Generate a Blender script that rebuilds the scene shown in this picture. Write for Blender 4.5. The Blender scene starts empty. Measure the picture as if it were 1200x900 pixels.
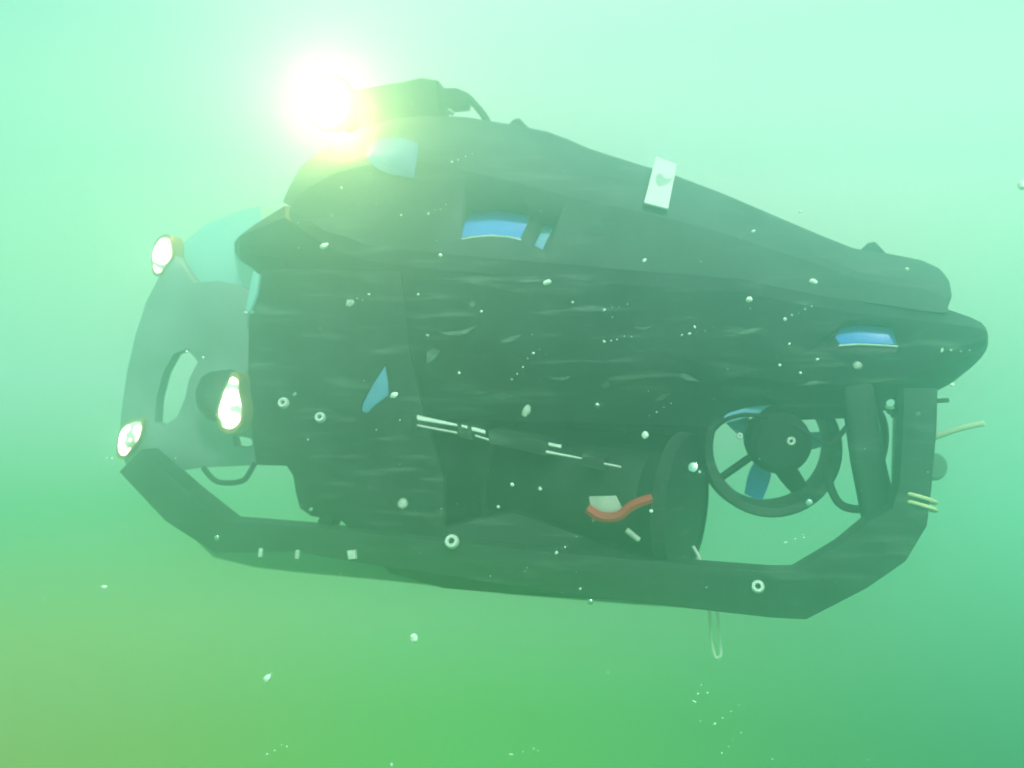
import bpy, bmesh, math, random
from mathutils import Vector, Matrix
from mathutils.geometry import tessellate_polygon
random.seed(7)
S = bpy.context.scene
C = S.collection

# ------------------------------------------------------------------ camera
cam = bpy.data.objects.new('camera', bpy.data.cameras.new('camera'))
C.objects.link(cam)
cam.data.lens = 35; cam.data.sensor_width = 36
cam.data.dof.use_dof = True; cam.data.dof.focus_distance = 1.7; cam.data.dof.aperture_fstop = 2.8
cam.data.clip_start = 0.02; cam.data.clip_end = 400
cam.rotation_euler = (math.radians(90), 0, 0)
S.camera = cam

# ------------------------------------------------------------------ water light all around (world)
W = bpy.data.worlds.new('World'); S.world = W; W.use_nodes = True
nt = W.node_tree; nt.nodes.clear()
def N(t, **k):
    n = nt.nodes.new(t)
    for a, b in k.items(): setattr(n, a, b)
    return n
WORLD_GAIN = 3.0
# linear radiance by height (sin of elevation), one ramp for each side
RAMP_LEFT = [(-1.0, (0.0867, 0.1733, 0.02)),
    (-0.315, (0.3235, 0.1509, 0.004)),
    (-0.223, (0.3202, 0.2654, 0.004)),
    (-0.113, (0.0782, 0.2611, 0.0751)),
    (0.0, (0.363, 0.4478, 0.4369)),
    (0.113, (0.4579, 0.5623, 0.3941)),
    (0.187, (0.4582, 0.545, 0.4052)),
    (0.325, (0.1786, 0.3114, 0.2617)),
    (1.0, (0.24, 0.4533, 0.3333))]
RAMP_MIDDLE = [(-1.0, (0.05, 0.1333, 0.0367)),
    (-0.315, (0.0943, 0.2792, 0.004)),
    (-0.223, (0.1967, 0.4001, 0.1849)),
    (-0.113, (0.1187, 0.3636, 0.1739)),
    (0.0, (0.3332, 0.4703, 0.3901)),
    (0.113, (0.5036, 0.6019, 0.431)),
    (0.187, (0.5851, 0.6084, 0.5101)),
    (0.325, (0.3956, 0.4051, 0.3971)),
    (1.0, (0.2467, 0.46, 0.3467))]
RAMP_RIGHT = [(-1.0, (0.0133, 0.0933, 0.0533)),
    (-0.315, (0.004, 0.004, 0.004)),
    (-0.223, (0.0636, 0.1701, 0.0742)),
    (-0.113, (0.1591, 0.4661, 0.2726)),
    (0.0, (0.3033, 0.4927, 0.3433)),
    (0.113, (0.5494, 0.6416, 0.4679)),
    (0.187, (0.712, 0.6718, 0.615)),
    (0.325, (0.3396, 0.405, 0.3369)),
    (1.0, (0.2533, 0.4667, 0.36))]
def ramp(stops, src):
    r = N('ShaderNodeValToRGB'); r.color_ramp.interpolation = 'EASE' if False else 'LINEAR'
    el = r.color_ramp.elements
    while len(el) > 1: el.remove(el[-1])
    for i, (z, c) in enumerate(stops):
        p = (z + 1) / 2
        if i == 0: e = el[0]; e.position = p
        else: e = el.new(p)
        e.color = (*c, 1)
    nt.links.new(src, r.inputs[0]); return r.outputs[0]
tc = N('ShaderNodeTexCoord'); sx = N('ShaderNodeSeparateXYZ')
nt.links.new(tc.outputs['Generated'], sx.inputs[0])
hz = N('ShaderNodeMath', operation='MULTIPLY_ADD'); hz.inputs[1].default_value = .5; hz.inputs[2].default_value = .5
nt.links.new(sx.outputs['Z'], hz.inputs[0])
def side(lo, hi):
    h = N('ShaderNodeMapRange', interpolation_type='SMOOTHSTEP'); h.inputs['From Min'].default_value = lo; h.inputs['From Max'].default_value = hi
    nt.links.new(sx.outputs['X'], h.inputs[0]); return h.outputs[0]
def blend(f, a, b):
    m_ = N('ShaderNodeMix', data_type='RGBA')
    nt.links.new(f, m_.inputs['Factor']); nt.links.new(a, m_.inputs['A']); nt.links.new(b, m_.inputs['B']); return m_.outputs['Result']
mix_lm = blend(side(-.60, -.02), ramp(RAMP_LEFT, hz.outputs[0]), ramp(RAMP_MIDDLE, hz.outputs[0]))
mix_all = blend(side(-.10, .60), mix_lm, ramp(RAMP_RIGHT, hz.outputs[0]))
bg = N('ShaderNodeBackground'); bg.inputs[1].default_value = WORLD_GAIN
nt.links.new(mix_all, bg.inputs[0])
wo = N('ShaderNodeOutputWorld'); nt.links.new(bg.outputs[0], wo.inputs[0])

# ------------------------------------------------------------------ sun
sl = bpy.data.lights.new('sun', 'SUN'); sl.energy = 5.0; sl.angle = math.radians(8); sl.color = (1, .97, .9)
sun = bpy.data.objects.new('sun', sl); C.objects.link(sun)
sun.rotation_euler = Vector((-.25, 1.0, -.98)).to_track_quat('-Z', 'Y').to_euler()

S.view_settings.view_transform = 'Standard'; S.view_settings.look = 'None'
S.view_settings.exposure = 0; S.view_settings.gamma = 1
S.view_settings.use_curve_mapping = False
S.render.engine = 'CYCLES'
S.cycles.use_denoising = True
S.cycles.volume_bounces = 2; S.cycles.max_bounces = 6; S.cycles.transparent_max_bounces = 10
S.cycles.sample_clamp_indirect = 4

# ------------------------------------------------------------------ frames: k turns a picture offset into a slope; the vehicle frame is yawed
K = 36 / 35 / 1200
A = math.radians(11)
U = Vector((math.cos(A), -math.sin(A), 0)); NN = Vector((math.sin(A), math.cos(A), 0)); B = Vector((0, 2.08, 0))
def ray(x, y): return Vector(((x - 600) * K, 1, (450 - y) * K))
def L(x, y, w=0.0):
    r = ray(x, y); t = (B + NN * w).dot(NN) / r.dot(NN); p = r * t
    return Vector(((p - B).dot(U), w, p.z))
def PX(w=0.0): return 2.08 * K           # size of one picture unit at the vehicle
px = 2.08 * K
def at(x, y, d): return ray(x, y) * d

# ------------------------------------------------------------------ materials
def mat(name, col, rough=.5, metal=0, vary=.25, scale=9, bump=.15, emit=None, scuff=0.0, scuff_col=(.17, .21, .18), spec=.5):
    m = bpy.data.materials.new(name); m.use_nodes = True
    t = m.node_tree; b = t.nodes['Principled BSDF']
    b.inputs['Roughness'].default_value = rough; b.inputs['Metallic'].default_value = metal
    b.inputs['Specular IOR Level'].default_value = spec
    co = t.nodes.new('ShaderNodeTexCoord')
    n = t.nodes.new('ShaderNodeTexNoise'); n.inputs['Scale'].default_value = scale; n.inputs['Detail'].default_value = 6
    t.links.new(co.outputs['Object'], n.inputs['Vector'])
    r = t.nodes.new('ShaderNodeValToRGB')
    r.color_ramp.elements[0].position = .3; r.color_ramp.elements[1].position = .72
    r.color_ramp.elements[0].color = (*[c * (1 - vary) for c in col], 1)
    r.color_ramp.elements[1].color = (*[min(1, c * (1 + vary)) for c in col], 1)
    t.links.new(n.outputs['Fac'], r.inputs[0]); out = r.outputs[0]
    if scuff:
        mp = t.nodes.new('ShaderNodeMapping'); mp.inputs['Scale'].default_value = (3.2, 3, 26); mp.inputs['Rotation'].default_value = (0, .16, 0)
        t.links.new(co.outputs['Object'], mp.inputs[0])
        n2 = t.nodes.new('ShaderNodeTexNoise'); n2.inputs['Scale'].default_value = 2.2; n2.inputs['Detail'].default_value = 5
        t.links.new(mp.outputs[0], n2.inputs['Vector'])
        r2 = t.nodes.new('ShaderNodeMapRange'); r2.inputs['From Min'].default_value = .56; r2.inputs['From Max'].default_value = .74
        r2.inputs['To Max'].default_value = scuff
        t.links.new(n2.outputs['Fac'], r2.inputs[0])
        mm = t.nodes.new('ShaderNodeMix'); mm.data_type = 'RGBA'
        t.links.new(r2.outputs[0], mm.inputs['Factor']); t.links.new(out, mm.inputs['A']); mm.inputs['B'].default_value = (*scuff_col, 1)
        out = mm.outputs['Result']
    t.links.new(out, b.inputs['Base Color'])
    if bump:
        n3 = t.nodes.new('ShaderNodeTexNoise'); n3.inputs['Scale'].default_value = scale * 14; n3.inputs['Detail'].default_value = 3
        t.links.new(co.outputs['Object'], n3.inputs['Vector'])
        bp = t.nodes.new('ShaderNodeBump'); bp.inputs['Strength'].default_value = bump; bp.inputs['Distance'].default_value = .004
        t.links.new(n3.outputs['Fac'], bp.inputs['Height']); t.links.new(bp.outputs[0], b.inputs['Normal'])
    if emit:
        b.inputs['Emission Color'].default_value = (*emit[0], 1); b.inputs['Emission Strength'].default_value = emit[1]
    return m
BLACK = mat('black_plastic', (.022, .026, .026), .5, vary=.7, scale=6, scuff=.8, spec=.3)
FLOAT = mat('dark_grey_float_coating', (.075, .088, .085), .7, scuff=.5, spec=.25)
FRAME = mat('haze_paled_dark_frame', (.034, .046, .042), .6, scuff=.5, spec=.3)  # near-black frame, base colour lifted to imitate haze over it
RUNNER = mat('worn_haze_paled_plastic', (.13, .17, .12), .6, scuff=.6)  # scuffed plastic, made paler to put haze on the far parts
RUBBER = mat('black_rubber', (.016, .018, .018), .6, spec=.3)
ZINC = mat('bright_zinc', (.86, .87, .84), .35, vary=.06, bump=.05)
GLINT = mat('white_glint_paint', (.93, .93, .88), .25, vary=.04, bump=0)  # white colour of the painted tube glints
STEEL = mat('stainless_steel', (.78, .80, .78), .22, 1, vary=.08, bump=.05)
BLUE = mat('blue_blade_plastic', (.10, .31, 1.0), .35, vary=.12, bump=.03)
PALEBLUE = mat('pale_blue_plastic', (.30, .55, .90), .4, vary=.12, bump=.03)
BUMP = mat('grey_blue_bumper_plastic', (.22, .26, .28), .5, scuff=.4)
TURQ = mat('turquoise_translucent_cover', (.42, .78, .86), .6, vary=.08)
WHITE = mat('white_tape_and_lit_edge', (.84, .84, .80), .6, vary=.06, scuff=.5, scuff_col=(.5, .55, .5))
INK = mat('dark_ink', (.10, .12, .12), .7)
YELLOW = mat('yellow_cord', (.86, .80, .48), .7, vary=.15)
CORD = mat('pale_cord', (.92, .95, .80), .7, vary=.15)
TETHER = mat('pale_yellow_tether', (.90, .92, .66), .6, vary=.1)
RED = mat('red_wire', (.62, .02, .02), .4, vary=.2)
BOARD = mat('pale_circuit_board', (.55, .55, .50), .5, vary=.3, scale=30)
DARKIN = mat('dark_electronics', (.02, .028, .026), .6, vary=.5, scale=24)
def thin_out(m, a):
    t = m.node_tree; out = t.nodes['Material Output']; b = t.nodes['Principled BSDF']; b.inputs['Alpha'].default_value = a
    return m
SOFT = thin_out(mat('translucent_detritus', (.93, .94, .90), .8, vary=.05, scale=60), .38)
FLECK = mat('pale_detritus', (.93, .94, .90), .8, vary=.05, scale=60)
LENS = mat('glowing_lamp_lens', (.9, .9, .85), .3, emit=((1, .78, .42), 10), vary=0, bump=0)
LED = mat('glowing_headlight_lens', (.9, .9, .85), .3, emit=((1, .88, .66), 13), vary=0, bump=0)
t = LED.node_tree; vo = t.nodes.new('ShaderNodeTexVoronoi'); vo.inputs['Scale'].default_value = 34
co = t.nodes.new('ShaderNodeTexCoord'); t.links.new(co.outputs['Object'], vo.inputs['Vector'])
mr = t.nodes.new('ShaderNodeMapRange'); mr.inputs['From Min'].default_value = .42; mr.inputs['From Max'].default_value = .66
mr.inputs['To Min'].default_value = 13; mr.inputs['To Max'].default_value = .5
t.links.new(vo.outputs['Distance'], mr.inputs[0]); t.links.new(mr.outputs[0], t.nodes['Principled BSDF'].inputs['Emission Strength'])
m = bpy.data.materials.new('clear_acrylic'); m.use_nodes = True; t = m.node_tree; t.nodes.clear()
o_ = t.nodes.new('ShaderNodeOutputMaterial'); mi = t.nodes.new('ShaderNodeMixShader')
tr = t.nodes.new('ShaderNodeBsdfTransparent'); tr.inputs[0].default_value = (.9, .95, .93, 1)
gl = t.nodes.new('ShaderNodeBsdfGlossy'); gl.inputs['Roughness'].default_value = .06
fr = t.nodes.new('ShaderNodeFresnel'); fr.inputs[0].default_value = 1.2
t.links.new(fr.outputs[0], mi.inputs[0]); t.links.new(tr.outputs[0], mi.inputs[1]); t.links.new(gl.outputs[0], mi.inputs[2])
t.links.new(mi.outputs[0], o_.inputs[0]); ACRYL = m

thin_out(TURQ, .6)
# ------------------------------------------------------------------ mesh helpers
def link(name, bm, m, parent=None, smooth=35):
    bmesh.ops.remove_doubles(bm, verts=bm.verts, dist=1e-5)
    bmesh.ops.recalc_face_normals(bm, faces=bm.faces)
    me = bpy.data.meshes.new(name)
    for f in bm.faces: f.smooth = smooth > 0
    for e in bm.edges:
        if len(e.link_faces) == 2 and e.calc_face_angle(0) > math.radians(smooth): e.smooth = False
    bm.to_mesh(me); bm.free()
    me.materials.append(m)
    o = bpy.data.objects.new(name, me); C.objects.link(o)
    if parent: o.parent = parent
    return o
def prism(rings, w0, w1, bevel=0.0, seg=2, ref=None):
    """outline (first) and holes given in picture units, laid on the plane w0 and extruded to w1"""
    bm = bmesh.new()
    polys = [[L(x, y, w0 if ref is None else ref) for x, y in r] for r in rings]
    for r in polys:
        for p in r: p.y = w0
    flat = [p for r in polys for p in r]
    tris = tessellate_polygon([[Vector((p.x, p.z, 0)) for p in r] for r in polys])
    va = [bm.verts.new(p) for p in flat]
    vb = [bm.verts.new((p.x, w1, p.z)) for p in flat]
    rim = []
    for t_ in tris:
        try: bm.faces.new([va[i] for i in t_]); bm.faces.new([vb[i] for i in reversed(t_)])
        except ValueError: pass
    k = 0
    for r in polys:
        n = len(r)
        for i in range(n):
            a, b = k + i, k + (i + 1) % n
            try: bm.faces.new((va[a], va[b], vb[b], vb[a]))
            except ValueError: pass
        k += n
    if bevel:
        bm.normal_update()
        bmesh.ops.recalc_face_normals(bm, faces=bm.faces)
        es = [e for e in bm.edges if len(e.link_faces) == 2 and abs(e.verts[0].co.y - e.verts[1].co.y) < 1e-6 and e.calc_face_angle(0) > 1.0]
        bmesh.ops.bevel(bm, geom=es, offset=bevel, segments=seg, affect='EDGES', profile=.5, clamp_overlap=True)
    return bm
def offset_path(pts):
    """centre line [(x, y, width)] to an outline polygon"""
    n = len(pts); left, right = [], []
    for i, (x, y, wd) in enumerate(pts):
        p = Vector((x, y))
        d1 = (p - Vector(pts[i - 1][:2])).normalized() if i else None
        d2 = (Vector(pts[i + 1][:2]) - p).normalized() if i < n - 1 else None
        d = ((d1 or d2) + (d2 or d1)).normalized()
        nrm = Vector((-d.y, d.x)); c = nrm.dot(Vector((-(d1 or d2).y, (d1 or d2).x)))
        h = wd / 2 / max(c, .5)
        left.append((x + nrm.x * h, y + nrm.y * h)); right.append((x - nrm.x * h, y - nrm.y * h))
    return left + right[::-1]
def smooth_path(pts, n=6, closed=False):
    out = []; m_ = len(pts)
    for i in range(m_ if closed else m_ - 1):
        g = lambda j: pts[j % m_] if closed else pts[min(max(j, 0), m_ - 1)]
        p0, p1, p2, p3 = [Vector(g(i + j)) for j in (-1, 0, 1, 2)]
        for s in range(n):
            t_ = s / n
            out.append(.5 * ((2 * p1) + (p2 - p0) * t_ + (2 * p0 - 5 * p1 + 4 * p2 - p3) * t_ ** 2 + (3 * p1 - p0 - 3 * p2 + p3) * t_ ** 3))
    if not closed: out.append(Vector(pts[-1]))
    return out
def add_tube(bm, pts, r, sides=10, taper=None):
    pts = [Vector(p) for p in pts]; rings = []; prev = None
    for i, p in enumerate(pts):
        d = (pts[min(i + 1, len(pts) - 1)] - pts[max(i - 1, 0)]).normalized()
        if prev is None:
            a = d.orthogonal().normalized()
        else:
            a = (prev - d * prev.dot(d)).normalized()
        prev = a; b = d.cross(a)
        rr = r if taper is None else r * taper[i]
        rings.append([bm.verts.new(p + (a * math.cos(q * 2 * math.pi / sides) + b * math.sin(q * 2 * math.pi / sides)) * rr) for q in range(sides)])
    for r0, r1 in zip(rings, rings[1:]):
        for q in range(sides):
            bm.faces.new((r0[q], r0[(q + 1) % sides], r1[(q + 1) % sides], r1[q]))
    bm.faces.new(rings[0][::-1]); bm.faces.new(rings[-1])
    return bm
def tube(pts, r, sides=10, taper=None): return add_tube(bmesh.new(), pts, r, sides, taper)
def lathe(profile, origin, axis, sides=32, closed=False):
    """profile [(along, radius)]"""
    bm = bmesh.new(); axis = Vector(axis).normalized(); a = axis.orthogonal().normalized(); b = axis.cross(a); origin = Vector(origin)
    rings = []
    for h, r in profile:
        if r < 1e-6: rings.append([bm.verts.new(origin + axis * h)])
        else: rings.append([bm.verts.new(origin + axis * h + (a * math.cos(q * 2 * math.pi / sides) + b * math.sin(q * 2 * math.pi / sides)) * r) for q in range(sides)])
    pr = list(zip(rings, rings[1:])) + ([(rings[-1], rings[0])] if closed else [])
    for r0, r1 in pr:
        for q in range(sides):
            q2 = (q + 1) % sides
            if len(r0) == 1 and len(r1) == 1: continue
            if len(r0) == 1: bm.faces.new((r0[0], r1[q2], r1[q]))
            elif len(r1) == 1: bm.faces.new((r0[q], r0[q2], r1[0]))
            else: bm.faces.new((r0[q], r0[q2], r1[q2], r1[q]))
    return bm
def loft(sections):
    bm = bmesh.new(); rings = [[bm.verts.new(p) for p in s] for s in sections]; n = len(rings[0])
    for r0, r1 in zip(rings, rings[1:]):
        for q in range(n): bm.faces.new((r0[q], r0[(q + 1) % n], r1[(q + 1) % n], r1[q]))
    bm.faces.new(rings[0][::-1]); bm.faces.new(rings[-1])
    return bm
def cut(o, bms):
    """cut pockets out of a part"""
    for bm in bms:
        c = link('cutter', bm, BLACK); c.parent = o.parent
        md = o.modifiers.new('b', 'BOOLEAN'); md.operation = 'DIFFERENCE'; md.object = c; md.solver = 'EXACT'
        dg = bpy.context.evaluated_depsgraph_get(); dg.update()
        me = bpy.data.meshes.new_from_object(o.evaluated_get(dg)); me.name = o.name
        o.modifiers.clear(); o.data = me
        bpy.data.objects.remove(c)
def tag(o, label=None, cat=None, group=None, kind=None):
    if label: o['label'] = label
    if cat: o['category'] = cat
    if group: o['group'] = group
    if kind: o['kind'] = kind
    return o
def lerp_st(st, x):
    for a, b in zip(st, st[1:]):
        if a[0] <= x <= b[0]:
            f = (x - a[0]) / (b[0] - a[0]); return [p + (q - p) * f for p, q in zip(a, b)]
    return list(st[-1])

# ------------------------------------------------------------------ the underwater vehicle
rov = bpy.data.objects.new('underwater_vehicle', None); C.objects.link(rov)
rov.location = B; rov.rotation_euler = (0, 0, -A)
tag(rov, 'black underwater robot with glowing lamps and tubular skid hanging in green water', 'underwater robot')

# upper float: a tapered block with sloping shoulders
ST = [(338, 234, 243, 300), (346, 216, 228, 300), (360, 192, 214, 300), (395, 165, 196, 300), (430, 148, 187, 300), (465, 138, 183, 300), (500, 135, 184, 300), (545, 137, 193, 302),
      (600, 146, 206, 305), (640, 154, 216, 308), (665, 163, 223, 310), (690, 174, 229, 312), (740, 190, 239, 318), (790, 205, 251, 324),
      (850, 228, 267, 330), (920, 258, 290, 340), (965, 277, 305, 348), (1000, 291, 318, 352), (1040, 297, 326, 358), (1080, 305, 331, 364), (1100, 314, 338, 366), (1108, 325, 345, 366), (1111, 342, 352, 365)]
sec = []
for x, yt, ye, yb in ST:
    top = L(x, yt, .27); ed = L(x, ye, .06); bo = L(x, yb, .055); fl = (.67 if x < 1090 else .60)
    r = (top.z - ed.z)
    sec.append([bo, ed + Vector((0, 0, -.012)), ed + Vector((0, .012, .004)), top + Vector((0, -.035, -.012)), top, Vector((top.x, .46, top.z)), Vector((top.x, fl, ed.z)), Vector((top.x, fl, bo.z))])
fl_o = link('upper_float', loft(sec), FLOAT, rov, 25)
V_TOP = [(540, 279), (542, 258), (549, 246), (585, 244), (623, 251), (617, 265), (610, 280), (595, 276.5), (575, 275), (555, 276.5)]
V_SLV = [(636, 262), (651, 264), (642, 280), (636, 293), (625, 287)]
V_LEF = [(430, 185), (436, 172), (450, 165), (470, 165), (491, 172), (490, 190), (486, 210), (462, 207), (443, 199)]
V_TRI = [(423, 482), (424, 473), (436, 450), (451, 427), (454, 445), (455, 463), (440, 474), (430, 484)]
V_BAR = [(978, 396), (985, 384), (1010, 380), (1046, 384), (1052, 404), (1030, 403), (1005, 402), (985, 404)]
V_DUC = [(845, 497), (852, 484), (875, 477), (905, 474), (890, 484), (866, 492)]
cut(fl_o, [prism([V_TOP], -.08, .11, ref=.06), prism([V_SLV], -.08, .11, ref=.06)])
def grow(poly, g):
    cx = sum(p[0] for p in poly) / len(poly); cy = sum(p[1] for p in poly) / len(poly)
    return [(cx + (x - cx) * g, cy + (y - cy) * g) for x, y in poly]
def blade_insert(poly, w, m, parent, tilt=0.0):
    bm = prism([grow(poly, 1.06)], w, w + .012, .003)
    if tilt:
        zs = [v.co.z for v in bm.verts]; z0, z1 = min(zs), max(zs)
        for v in bm.verts: v.co.y += tilt * (v.co.z - z0) / (z1 - z0)
    return link('duct_liner', bm, m, parent)
def slab(corners, nrm, th):
    bm = bmesh.new(); n = Vector(nrm).normalized() * th
    a = [bm.verts.new(Vector(c)) for c in corners]; b = [bm.verts.new(Vector(c) + n) for c in corners]
    bm.faces.new(a[::-1]); bm.faces.new(b)
    for i in range(len(a)): bm.faces.new((a[i], a[(i + 1) % len(a)], b[(i + 1) % len(a)], b[i]))
    return bm
blade_insert(V_TOP, .063, BLUE, fl_o, .026)
blade_insert(V_SLV, .068, PALEBLUE, fl_o, .01)
link('lit_duct_lip', tube([L(x, y, .0575) for x, y in ((541, 280), (556, 277.5), (575, 276), (595, 277.5), (611, 281))], .0022, 6), WHITE, fl_o)  # white strip painting the lit lower edge of the opening
from mathutils.bvhtree import BVHTree
EYE = Vector(((-B).dot(U), (-B).dot(NN), 0))
def decal(poly, target, m, name, parent, lift=.003):
    """a thin sheet that follows the curved surface of a part"""
    b0 = bmesh.new(); b0.from_mesh(target.data); bv = BVHTree.FromBMesh(b0); b0.free()
    cx = sum(p[0] for p in poly) / len(poly); cy = sum(p[1] for p in poly) / len(poly)
    bm = bmesh.new(); rings = []
    for f in (0, .25, .5, .75, 1):
        r = []
        for x, y in ([(cx, cy)] if f == 0 else [(cx + (x - cx) * f, cy + (y - cy) * f) for x, y in poly]):
            hit, nrm, _, _ = bv.ray_cast(EYE, (L(x, y, .1) - EYE).normalized())
            if nrm.dot(EYE - hit) < 0: nrm = -nrm
            r.append(bm.verts.new(hit + nrm * lift))
        rings.append(r)
    n = len(poly)
    for i in range(n):
        bm.faces.new((rings[0][0], rings[1][i], rings[1][(i + 1) % n]))
        for a_, b_ in zip(rings[1:], rings[2:]): bm.faces.new((a_[i], b_[i], b_[(i + 1) % n], a_[(i + 1) % n]))
    bmesh.ops.solidify(bm, geom=bm.faces[:], thickness=.002)
    return link(name, bm, m, parent, 60)
V_LEF = [(430, 186), (432, 177), (438, 170), (447, 166), (458, 165), (470, 165), (482, 168), (491, 172), (490, 185), (488, 198), (486, 210), (474, 208), (462, 206), (450, 202), (440, 196)]
decal(V_LEF, fl_o, mat('dull_blue_film', (.09, .15, .34), .5), 'pale_patch', fl_o, .007)
tn = Vector((0, -.09, .10)).normalized()
q = [L(769, 187, .262), L(793, 196, .262), L(783, 248, .056), L(755, 241, .056)]
q = [p + tn * .004 for p in q]
tp = tag(link('reflective_tape', slab(q, tn, .004), WHITE, fl_o), 'white tape strip')
def on_tape(s, v): return q[0].lerp(q[1], s).lerp(q[3].lerp(q[2], s), v) + tn * .0045
mk = [on_tape(*p) for p in ((.20, .44), (.30, .36), (.44, .35), (.60, .41), (.78, .40), (.95, .35), (.88, .45), (.74, .53), (.60, .60), (.45, .63), (.30, .58))]
fl_mark = link('faded_mark', slab(mk, tn, .001), mat('faded_mark_ink', (.45, .50, .46), .8), fl_o)
for pts in ([(590, 150), (602, 139), (608, 138), (624, 154)], [(1003, 298), (1018, 284), (1026, 283), (1044, 302)]):
    link('lifting_lug', prism([pts], .30, .34, .005), FLOAT, fl_o)

# main body: lower deck with pointed nose and tail
MB = [(275, 285, 300), (281, 276, 305), (300, 262, 317), (334, 241, 330), (380, 250, 440), (430, 262, 480), (500, 270, 490), (830, 300, 500), (870, 306, 486), (940, 322, 492), (1000, 335, 490),
      (1050, 345, 478), (1100, 359, 457), (1115, 364, 449), (1138, 372, 431), (1150, 378, 419), (1156, 385, 410), (1158, 392, 403)]
sec = []
for i, (x, yt, yb) in enumerate(MB):
    nar = .05 if x in (275, 1158) else 0
    a = L(x, yt, .09 + nar); b = L(x, yb, .11 + nar); h = a.z - b.z
    ux = lambda w: L(x, (yt + yb) / 2, w).x
    sec.append([b, Vector((ux(.045 + nar), .045 + nar, b.z + .25 * h)), Vector((ux(.03 + nar), .03 + nar, b.z + .45 * h)), Vector((ux(.03 + nar), .03 + nar, a.z - .22 * h)), a,
                Vector((a.x, .64 - nar, a.z)), Vector((a.x, .70 - nar, a.z - .25 * h)), Vector((b.x, .70 - nar, b.z + .3 * h)), Vector((b.x, .62 - nar, b.z))])
body = link('main_body', loft(sec), BLACK, rov, 25)
cut(body, [prism([V_BAR], -.08, .075, ref=.035), prism([V_TRI], -.08, .08, ref=.03), prism([V_DUC], -.08, .13, ref=.08)])
blade_insert(V_BAR, .036, BLUE, body, .014)
link('lit_duct_lip', tube([L(x, y, .028) for x, y in ((983, 405), (1005, 403.5), (1030, 404.5), (1052, 406))], .0020, 6), WHITE, body)  # lit edge of the rear slot, also painted as a white strip
blade_insert(V_DUC, .10, PALEBLUE, body)

SCUFF = mat('rubbed_plastic', (.15, .19, .165), .6, vary=.5, scale=40)
for pts in ([(515, 390), (525, 389), (545, 387), (560, 381), (546, 391), (526, 393)], [(587, 399), (600, 394), (612, 392), (602, 399), (590, 402)], [(640, 441), (655, 442), (672, 440), (660, 446), (648, 445)],
            [(543, 460), (560, 458), (574, 459), (560, 462)], [(575, 463), (590, 459), (602, 464), (588, 468)], [(500, 413), (508, 408), (516, 411), (508, 422), (500, 426)], [(742, 383), (752, 384), (766, 382), (754, 387)],
            [(800, 437), (808, 440), (820, 447), (806, 446), (796, 441)], [(704, 450), (712, 446), (716, 452), (708, 456)], [(766, 470), (776, 462), (786, 460), (778, 468)], [(694, 476), (700, 471), (708, 472), (702, 479)],
            [(600, 330), (618, 327), (640, 328), (620, 331)], [(860, 392), (880, 385), (896, 384), (878, 391)], [(930, 452), (952, 446), (975, 447), (952, 452)]):
    decal(pts, body, SCUFF, 'scuff_mark', body, .0008)
# side panel in front of the hull
SP = [(300, 314), (297, 345), (291, 375), (290, 440), (294, 500), (300, 545), (335, 546), (343, 558), (346, 578), (351, 596), (364, 605), (400, 611), (432, 642), (452, 668), (520, 676), (520, 560), (495, 480), (478, 400), (470, 318)]
panel = link('side_panel', prism([SP, V_TRI[::-1]], .025, .05, .004), BLACK, rov)
blade_insert(V_TRI, .032, mat('blue_blade_weathered', (.16, .36, .66), .4), panel)
def ring_bolt(x, y, w, r, parent, name='bolt'):
    o = L(x, y, w); ax = Vector((0, -1, .45))
    b = link(name, lathe([(0, r), (.006, r), (.010, r * .86), (.010, r * .45), (.002, r * .42)], o, ax, 20), ZINC, parent)
    return b
ring_bolt(333, 473, .025, .0125, panel); ring_bolt(376, 490, .025, .0120, panel)
for x, y in ((365, 597), (346, 462), (296, 366)):
    link('screw', lathe([(0, .005), (.004, .005), (.006, .003), (.006, 0)], L(x, y, .025), (0, -1, .1), 12), STEEL, panel)
# equipment tray under the tube
tray = link('equipment_tray', prism([[(440, 640), (455, 672), (520, 690), (640, 700), (780, 706), (796, 676), (760, 655), (600, 600)]], .04, .62, .012), BLACK, rov)
backp = link('rear_bulkhead', prism([[(430, 470), (440, 650), (600, 680), (740, 660), (775, 600), (826, 560), (834, 530), (838, 470)]], .44, .60, .012), BLACK, rov)
link('spacer_roller', lathe([(0, 0), (0, .017), (.05, .017), (.05, 0)], L(381, 613, .02), (0, 1, 0), 16), RUBBER, rov)

# clear electronics tube with dark innards, red wire and pale board
c0 = L(452, 550, .34); c1 = L(798, 591, .115); ax = (c1 - c0).normalized(); ln = (c1 - c0).length; R_ = .146
tb = link('electronics_tube', lathe([(0, R_), (ln, R_)], c0, ax, 48), ACRYL, rov)
link('inner_chassis', lathe([(.01, 0), (.01, R_ * .74), (ln * .92, R_ * .74), (ln * .92, 0)], c0, ax, 32), DARKIN, tb)
for f, rr in ((ln - .014, 1.06), (ln + .003, 1.03), (0.0, 1.12), (ln * .22, 1.03), (ln * .47, 1.03)):
    th = .022 if rr > 1.05 else .012
    link('tube_flange' if rr > 1.05 else 'tube_band', lathe([(0, 0), (0, R_ * rr - .004), (.004, R_ * rr), (th - .004, R_ * rr), (th, R_ * rr - .004), (th, 0)] if rr > 1.05 else
         [(0, R_), (0, R_ * rr), (th, R_ * rr), (th, R_)], c0 + ax * f, ax, 48), BLACK, tb)
wf = -.022
link('red_wire', tube(smooth_path([L(x, y, wf) for x, y in ((688, 596), (705, 606), (725, 605), (742, 592), (765, 584))], 5), .0105, 8), RED, tb)
link('circuit_board', prism([[(690, 582), (722, 581), (731, 600), (712, 603), (692, 596)]], -.012, -.004, .002), BOARD, tb)
link('standoff_rod', tube([L(734, 621, -.02), L(749, 633, -.02)], .006, 8), BOARD, tb)
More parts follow.
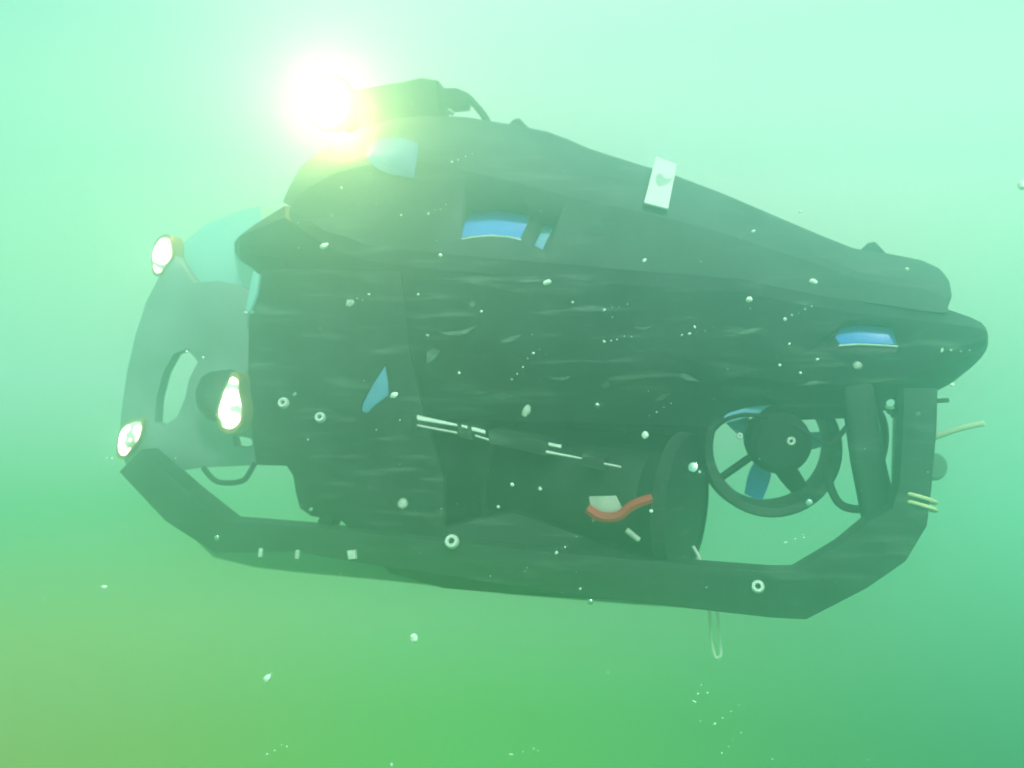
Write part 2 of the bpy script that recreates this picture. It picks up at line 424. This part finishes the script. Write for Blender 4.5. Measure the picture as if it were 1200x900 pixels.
# white strips painted as glints on the tube, dark blocks added between them
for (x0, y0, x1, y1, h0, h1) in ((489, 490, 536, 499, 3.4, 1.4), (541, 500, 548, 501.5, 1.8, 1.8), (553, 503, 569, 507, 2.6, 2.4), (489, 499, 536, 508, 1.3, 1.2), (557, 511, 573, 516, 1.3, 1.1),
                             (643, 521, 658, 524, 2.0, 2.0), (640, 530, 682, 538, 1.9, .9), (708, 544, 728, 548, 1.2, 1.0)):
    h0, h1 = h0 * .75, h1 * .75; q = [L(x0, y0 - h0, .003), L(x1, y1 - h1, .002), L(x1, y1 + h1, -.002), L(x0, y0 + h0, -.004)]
    link('glint_strip', slab(q, (0, -.7, .7), .003), GLINT, tb, 0)
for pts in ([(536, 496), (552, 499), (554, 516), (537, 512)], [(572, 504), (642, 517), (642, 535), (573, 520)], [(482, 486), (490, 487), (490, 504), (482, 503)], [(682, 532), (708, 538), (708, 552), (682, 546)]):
    link('glint_gap_block', prism([pts], .0, .25, .003), BLACK, tb)  # dark blocks added to break up the painted glints
# near skid frame: rail, front and rear bends, posts
skid = link('skid_rail', prism([offset_path([(152, 540, 36), (208, 594, 44), (258, 629, 38), (350, 632, 30), (450, 646, 36), (640, 670, 46), (820, 689, 51), (905, 697, 54), (938, 698, 56), (1000, 664, 60), (1040, 634, 64), (1066, 606, 44), (1073, 570, 38), (1078, 500, 40), (1079, 455, 40)])], -.03, .045, .018, 3), FRAME, rov)
link('rear_strut', prism([offset_path([(1004, 440, 38), (1010, 480, 38), (1019, 540, 39), (1034, 610, 42), (1040, 636, 44)])], .045, .10, .014, 3), FRAME, rov)
far = link('far_skid_rail', prism([offset_path([(215, 596, 34), (258, 640, 30), (300, 652, 26), (350, 659, 24), (450, 669, 22), (600, 687, 20), (750, 700, 18), (935, 712, 18), (1030, 645, 30)])], .52, .58, .012, 3), RUNNER, rov)
far.name = 'skid_rail'
for x, y, r in ((520, 650, .014), (700, 668, .014)):
    a = L(x, y, 0); link('cross_bar', tube([Vector((a.x, .01, a.z)), Vector((a.x, .56, a.z))], r, 12), FRAME, rov)
ring_bolt(530, 635, -.052, .0150, rov); ring_bolt(888, 688, -.03, .0130, skid)
for x, y, hh in ((305, 648, 5), (348, 650, 5)):
    link('rail_clip', prism([[(x - 2.0, y - hh), (x + 2.4, y - hh), (x + 1.6, y + hh), (x - 2.8, y + hh)]], -.036, -.028, .001), mat('pale_clip', (.85, .86, .8), .5), skid)
link('rail_clip', prism([[(406, 646), (416, 645), (417, 655), (408, 656)]], -.04, -.028, .002), mat('pale_block', (.85, .84, .76), .5), skid)
for x, y in ((692, 705), (255, 630)):
    link('screw', lathe([(0, .006), (.004, .006), (.006, .003), (.006, 0)], L(x, y, -.03), (0, -1, 0), 12), STEEL, skid)
# yellow cord wound twice round the rear post
for k in range(2):
    pts = []
    for i in range(25):
        a = 2 * math.pi * i / 24
        c = L(1073.5, 583 + 9 * k, .008)
        pts.append(c + Vector((math.cos(a) * .0365, math.sin(a) * .043, -math.cos(a) * .010 - math.sin(a) * .006)))
    tag(link('lashing_cord', tube(pts, .0038, 8), YELLOW, skid), 'yellow cord wrap')

# front bumper plate with a crescent opening
BO = [(206, 300), (190, 318), (172, 352), (158, 395), (149, 435), (142, 485), (139, 522), (148, 545), (190, 555), (235, 548), (300, 545), (304, 500), (300, 420), (300, 345), (285, 336), (255, 329), (228, 332)]
BH = [(203, 415), (191, 437), (183, 467), (181, 495), (193, 499), (208, 488), (217, 466), (222, 443), (232, 424), (219, 409)]
bump = link('front_bumper', prism([BO, BH[::-1], [(272, 511), (284, 512), (294, 514), (296, 521), (286, 525), (275, 523)]], .04, .075, .008), BUMP, rov)
link('bumper_cover', prism([[(206, 300), (214, 284), (240, 262), (275, 248), (305, 240), (310, 300), (302, 346), (285, 337), (255, 330), (228, 333), (214, 330), (196, 322)]], .11, .20, .014), TURQ, rov)
link('cover_bracket', prism([[(296, 318), (304, 322), (301, 345), (292, 366), (287, 362), (292, 340)]], .0, .012, .002), TURQ, rov)
link('grab_handle', tube(smooth_path([L(x, y, .03) for x, y in ((238, 548), (252, 563), (268, 566), (285, 563), (293, 553), (299, 542))], 5), .0062, 8), FRAME, rov)
camh = link('camera_housing', lathe([(0, 0), (0, .050), (.004, .056), (.05, .056), (.065, .050), (.08, .03), (.084, 0)], L(276, 462, .02), Vector((-.55, -.7, -.1)), 32), BLACK, rov)
def dome(poly, w0, bulge):
    """a bulging lens over an outline"""
    cx = sum(p[0] for p in poly) / len(poly); cy = sum(p[1] for p in poly) / len(poly); n = len(poly)
    bm = bmesh.new(); rings = []
    for f, h in ((1, 0), (.8, .6), (.45, .92)):
        rings.append([bm.verts.new(L(cx + (x - cx) * f, cy + (y - cy) * f, w0) - Vector((0, bulge * h, 0))) for x, y in poly])
    top = bm.verts.new(L(cx, cy, w0) - Vector((0, bulge, 0)))
    for r0, r1 in zip(rings, rings[1:]):
        for i in range(n): bm.faces.new((r0[i], r0[(i + 1) % n], r1[(i + 1) % n], r1[i]))
    for i in range(n): bm.faces.new((rings[-1][i], rings[-1][(i + 1) % n], top))
    bm.faces.new(rings[0][::-1]); return bm
BRASS = mat('brass_bezel', (.55, .36, .16), .4, .6, vary=.2)
for poly, w in (([(181, 318), (179, 302), (182, 287), (189, 279), (198, 279), (201, 290), (200, 302), (194, 310), (188, 319)], .035),
                ([(139, 531), (139, 514), (145, 501), (154, 495), (165, 494), (165, 504), (161, 516), (153, 526), (146, 534)], .025),
                ([(272, 441), (279, 446), (280, 462), (283, 478), (281, 494), (272, 503), (260, 500), (256, 484), (260, 466), (266, 451)], -.075)):
    poly = [tuple(p) for p in smooth_path(poly, 3, True)]
    h = link('headlight', prism([grow(poly, 1.17)], w, w + .05, .004), BRASS, rov)
    link('lens', dome(grow(poly, .97), w - .001, .014), LED, h)
# top floodlight
fo = L(387, 121, .26); fa = Vector((-.30, -.95, .0)).normalized()
fb = link('floodlight', lathe([(.006, .060), (.012, .066), (0, .070), (-.03, .064), (-.045, .052), (-.13, .050), (-.135, .046), (-.16, .046), (-.165, .03), (-.165, 0)], fo, fa, 40), RUBBER, rov)
link('lens', lathe([(.004, .060), (.012, .05), (.018, .03), (.020, 0)], fo, fa, 40), LENS, fb)
link('lamp_bracket', prism([[(418, 104), (440, 100), (470, 95), (492, 90), (512, 93), (514, 128), (530, 150), (440, 170), (418, 160)]], .25, .36, .012), RUBBER, rov)
con = link('cable_connector', prism([[(512, 103), (533, 102), (548, 108), (546, 124), (530, 126), (516, 122)]], .28, .33, .008), RUBBER, rov)
link('lamp_cable', tube(smooth_path([L(x, y, .305) for x, y in ((528, 108), (545, 112), (556, 122), (566, 134), (573, 146))], 5), .0085, 10), RUBBER, rov)
link('cable_gland', lathe([(0, .006), (.02, .007), (.02, 0)], L(531, 133, .27), (-.4, -.6, .2), 12), STEEL, con)
lt = bpy.data.lights.new('floodlight_bulb', 'POINT'); lt.energy = 14; lt.color = (1, .62, .22); lt.shadow_soft_size = .03
lo = bpy.data.objects.new('floodlight_bulb', lt); C.objects.link(lo); lo.parent = rov
lo.location = fo + (EYE - fo).normalized() * .065; lo.rotation_euler = fa.to_track_quat('-Z', 'Y').to_euler()

# thruster: duct, motor, struts and blue blades
tc_ = L(901, 524, .16); tax = Vector((.10, -1, -.05)).normalized(); TR = .118
th = link('thruster', lathe([(-.06, TR + .026), (-.02, TR + .031), (.045, TR + .026), (.05, TR + .022), (.045, TR + .006), (0, TR), (-.06, TR + .004)], tc_, tax, 48, closed=True), BLACK, rov)
link('motor', lathe([(-.06, 0), (-.06, .048), (-.03, .062), (.03, .067), (.07, .064), (.085, .05), (.09, 0)], tc_ + Vector((.012, 0, .016)), tax, 32), RUBBER, th)
ta = tax.orthogonal().normalized(); ez = (Vector((0, 0, 1)) - tax * tax.z).normalized(); ex = ez.cross(tax)
ex = Vector((1, 0, 0)); ex = (ex - tax * ex.dot(tax)).normalized()
def pol(deg, r, h=0): return tc_ + (ex * math.cos(math.radians(deg)) + ez * math.sin(math.radians(deg))) * r + tax * h
for i, (deg, m_) in enumerate(((254, BLUE), (306, RUBBER), (8, PALEBLUE), (140, PALEBLUE))):
    bm = bmesh.new(); secs = []
    for f in (0, .25, .5, .75, 1):
        r = .045 + (TR * .97 - .045) * f; hw = 11.5 + 2 * math.sin(f * math.pi) - 1.0 * f
        hw *= .075 / max(r, .05) * 1.25
        c = []
        for s, h in ((-1, -.012), (0, 0), (1, .012), (1, .017), (0, .006), (-1, -.007)):
            c.append(pol(deg + s * hw, r, h - .01))
        secs.append(c)
    link('propeller_blade', loft(secs), m_, th, 50)
for deg in (216, 100, 62):
    link('thruster_strut', tube([pol(deg, .04, -.03), pol(deg, TR + .01, -.03)], .0085, 8), BLACK, th)
for x, y, r in ((867, 511, .007), (927, 517, .0095)):
    link('bolt', lathe([(0, r), (.005, r), (.008, r * .8), (.008, r * .4), (.001, r * .35)], L(x, y, .07), (0, -1, .1), 16), ZINC, th)
link('bolt', lathe([(0, .007), (.004, .007), (.006, 0)], L(948, 589, .10), (0, -1, .1), 12), STEEL, th)
link('bolt', lathe([(0, .010), (.004, .010), (.006, 0)], L(812, 548, .07), (0, -1, .3), 12), STEEL, rov)

# rear fittings
for pts, r, w in ((((968, 540), (972, 566), (982, 588), (998, 596), (1022, 596)), .0085, .08), (((1016, 470), (1032, 486), (1037, 508), (1035, 530), (1028, 552)), .0080, .10), (((1044, 486), (1058, 484), (1075, 480)), .006, .05), (((835, 505), (850, 492), (874, 486), (900, 489)), .0045, .05), (((930, 498), (950, 510), (966, 520), (980, 515), (992, 500)), .005, .05)):
    link('cable', tube(smooth_path([L(x, y, w) for x, y in pts], 5), r, 10), RUBBER, rov)
link('shackle_pin', tube([L(1080, 471, .04), L(1111, 469, .06)], .0045, 8), RUBBER, rov)
link('cable_gland', lathe([(0, .014), (.02, .013), (.024, .008), (.024, 0)], L(1046, 479, .03), (-.3, -.8, .5), 16), STEEL, rov)
link('rear_buffer', lathe([(0, 0), (0, .028), (.01, .034), (.06, .034), (.07, .026), (.07, 0)], L(1080, 545, .60), (.3, -.95, 0), 20), RUNNER, rov)
link('far_rear_post', prism([offset_path([(1040, 640, 30), (1062, 590, 30), (1066, 440, 30)])], .52, .57, .01), FRAME, rov).name = 'rear_post'

# ------------------------------------------------------------------ loose things on the vehicle
def place(o): o.location = B; o.rotation_euler = (0, 0, -A); return o
c_ = smooth_path([L(x, y, .055) for x, y in ((812, 640), (820, 655), (827, 680), (831, 715), (833, 745), (837, 766), (841, 771), (845, 765), (843, 740), (840, 712), (836, 684))], 5)
tag(place(link('cord_loop', tube(c_, .0034, 8), CORD)), 'thin pale cord loop dangling below the bottom rail', 'cord')
c_ = smooth_path([L(x, y, w) for x, y, w in ((1060, 521, .16), (1080, 517, .14), (1098, 511, .12), (1125, 502, .10), (1154, 496, .08))], 5)
tag(place(link('tether', tube(c_, .0080, 8, [1 - .3 * i / (len(c_) - 1) for i in range(len(c_))]), TETHER)), 'short pale yellow line sticking out behind the rear post', 'line')

# ------------------------------------------------------------------ drifting flecks
def lump(r, stretch=(1, 1, 1), rot=0.0, seed=0, tail=0):
    rnd = random.Random(seed); bm = bmesh.new(); bmesh.ops.create_icosphere(bm, subdivisions=2, radius=r)
    for v in bm.verts:
        v.co *= 1 + rnd.uniform(-.16, .16)
        v.co = Vector((v.co.x * stretch[0], v.co.y * stretch[1], v.co.z * stretch[2]))
    if tail:
        add_tube(bm, [Vector((r * .6, 0, 0)), Vector((r * 1.6, 0, r * .05)), Vector((r * 2.4, 0, r * .1))], r * .22, 6, [1, .7, .2])
    bmesh.ops.rotate(bm, verts=bm.verts, cent=(0, 0, 0), matrix=Matrix.Rotation(rot, 3, 'Y'))
    return bm
BIG = [
 (485, 748, 1.5, 5.6, (1, 1, 1.25), -.3, 0, 'largest oval white fleck in open water below the skid'),
 (313, 795, 1.4, 5.4, (1.2, 1, .9), -.8, 1, 'pale fleck with a thin tail in the lower left water'),
 (122, 688, 1.6, 4.2, (1.2, 1, .7), 0, 0, 'small white fleck alone in the water left of the skid bend'),
 (380, 288, 1.5, 5.2, (1.3, 1, .8), -.4, 0, 'white fleck below the pale blue opening beside the big lamp'),
 (641, 331, 1.5, 5.0, (1.3, 1, .8), -.4, 0, 'brightest white fleck below the blue slot of the float'),
 (953, 330, 1.5, 4.8, (1.25, 1, .8), .3, 0, 'white fleck below the rear shoulder of the float'),
 (472, 590, 1.2, 7.0, (1, 1, 1), 0, 0, 'round dull fleck in front of the side panel and below the bright glint strips'),
 (617, 481, 1.3, 7.5, (.8, 1, 1.3), .4, 0, 'dull upright smudge of a fleck above the second pair of bright glint strips'),
 (410, 355, 1.4, 5.5, (1.2, 1, .9), -.3, 0, 'dull oval fleck on the front half of the hull'),
 (462, 463, 1.6, 5.0, (1.3, 1, .9), -.4, 0, 'white fleck touching the right edge of the blue triangular opening'),
 (756, 510, 1.4, 5.4, (1, 1, 1), 0, 0, 'pale round fleck left of the thruster and above the clear tube'),
 (1197, 217, 1.5, 6.0, (.9, 1, 1.1), 0, 0, 'white fleck cut by the right picture edge'),
 (1005, 428, 1.3, 5.5, (1.1, 1, 1), 0, 0, 'dull fleck just below the rear blue slot'),
 (878, 351, 1.5, 4.6, (1, 1, 1), 0, 0, 'pale fleck right of the middle of the hull flank'),
]
for i, (x, y, d, r, st, rt, tl, lab) in enumerate(BIG):
    o = link('drifting_fleck', lump(r * d * K * .80, st, rt, i, tl), SOFT if 'dull' in lab else FLECK); o.location = at(x, y, d)
    tag(o, lab, 'fleck', 'pale flecks drifting in the water')
bm = bmesh.new(); rnd = random.Random(3)
SMALL = [(400, 220, 2.5), (516, 299, 3.2), (755, 305, 3.4), (883, 271, 3.2), (938, 248, 2.6), (432, 345, 2.2), (490, 345, 2.4), (671, 354, 2.6), (564, 365, 3.0), (808, 391, 2.6), (814, 383, 2.4), (501, 393, 2.4),
  (625, 414, 3.0), (538, 437, 2.2), (914, 428, 2.8), (938, 437, 3.0), (925, 403, 2.6), (708, 363, 2.6), (708, 400, 2.4), (600, 568, 3.0), (633, 573, 3.2), (584, 594, 2.6), (763, 599, 3.2), (920, 374, 2.6),
  (958, 421, 2.6), (1116, 451, 3.0), (1063, 315, 2.8), (700, 474, 3.4), (820, 553, 2.2), (459, 896, 2.8), (219, 412, 2.2), (238, 419, 2.6), (288, 366, 2.4), (680, 690, 2.2), (1104, 410, 2.6),
  (502, 250, 2.0), (470, 252, 1.8), (125, 537, 2.0), (132, 537, 2.0), (815, 823, 2.0), (829, 812, 1.9), (652, 648, 2.4), (662, 641, 2.0), (920, 636, 1.7), (942, 630, 1.7), (313, 884, 2.0), (336, 875, 1.7), (598, 884, 1.6), (630, 880, 1.5), (838, 848, 1.8), (905, 890, 1.6)]
for x, y, dx, dy, n in ((800, 392, 9, -2, 5), (708, 400, 8, -1.5, 6), (708, 363, 9, -2, 4), (600, 445, 6, -8, 5), (652, 648, 6, -5, 6), (812, 822, 5, -9, 4), (836, 850, 10, -8, 4), (600, 884, 13, -3, 6),
                       (313, 884, 9, -5, 6), (530, 190, 8, -3, 5), (502, 250, 7, -3, 4), (1104, 411, 11, 0, 4), (922, 636, 10, -4, 4), (760, 486, 9, -4, 5), (845, 882, 8, -8, 4), (920, 374, 8, -4, 5), (40, 150, 10, -6, 4)):
    for i in range(n): SMALL.append((x + dx * i + rnd.uniform(-1, 1), y + dy * i + rnd.uniform(-1.6, 1.6), rnd.uniform(.9, 2.0) - .2 * i))  # speck rows added in imitation of exposure trails
for _ in range(110): SMALL.append((rnd.uniform(-80, 1280), rnd.uniform(-60, 960), rnd.uniform(.5, 1.3)))
for x, y, r in SMALL:
    d = rnd.uniform(1.3, 1.75); b2 = lump(r * d * K * .70, (rnd.uniform(.8, 1.3), 1, rnd.uniform(.7, 1.1)), rnd.uniform(-1, 1), int(x * 7 + y)); c = at(x, y, d)
    me = bpy.data.meshes.new('tmp'); b2.to_mesh(me); b2.free()
    n0 = len(bm.verts); bm.from_mesh(me); bm.verts.ensure_lookup_table(); bpy.data.meshes.remove(me)
    for v in bm.verts[n0:]: v.co += c
for _ in range(500):                      # the same fine snow all around, nearer and farther
    d = rnd.uniform(.9, 3.0); x = rnd.uniform(-2.2, 2.2); z = rnd.uniform(-.75, .85)
    b2 = bmesh.ops.create_icosphere(bm, subdivisions=1, radius=rnd.uniform(.0006, .0013), matrix=Matrix.Translation((x, d, z)))
tag(link('marine_snow_and_exposure_trails', bm, FLECK), 'fine pale specks of marine snow, some in rows as exposure trails, scattered through the green water', 'marine snow', kind='stuff')

# ------------------------------------------------------------------ the water itself: one even, closed volume
bm = bmesh.new(); bmesh.ops.create_cube(bm, size=1)
for v in bm.verts: v.co = Vector((v.co.x * 7.0, v.co.y * 6.4 + 1.2, 1.02 if v.co.z > 0 else -1.75))
m = bpy.data.materials.new('green_water'); m.use_nodes = True; t = m.node_tree; t.nodes.clear()
o_ = t.nodes.new('ShaderNodeOutputMaterial'); pv = t.nodes.new('ShaderNodeVolumePrincipled')
pv.inputs['Color'].default_value = (.44, .90, .80, 1); pv.inputs['Density'].default_value = .45; pv.inputs['Anisotropy'].default_value = .83
t.links.new(pv.outputs[0], o_.inputs['Volume'])
tag(link('haze', bm, m, None, 0), 'hazy green water all around the black robot', 'water', kind='stuff')
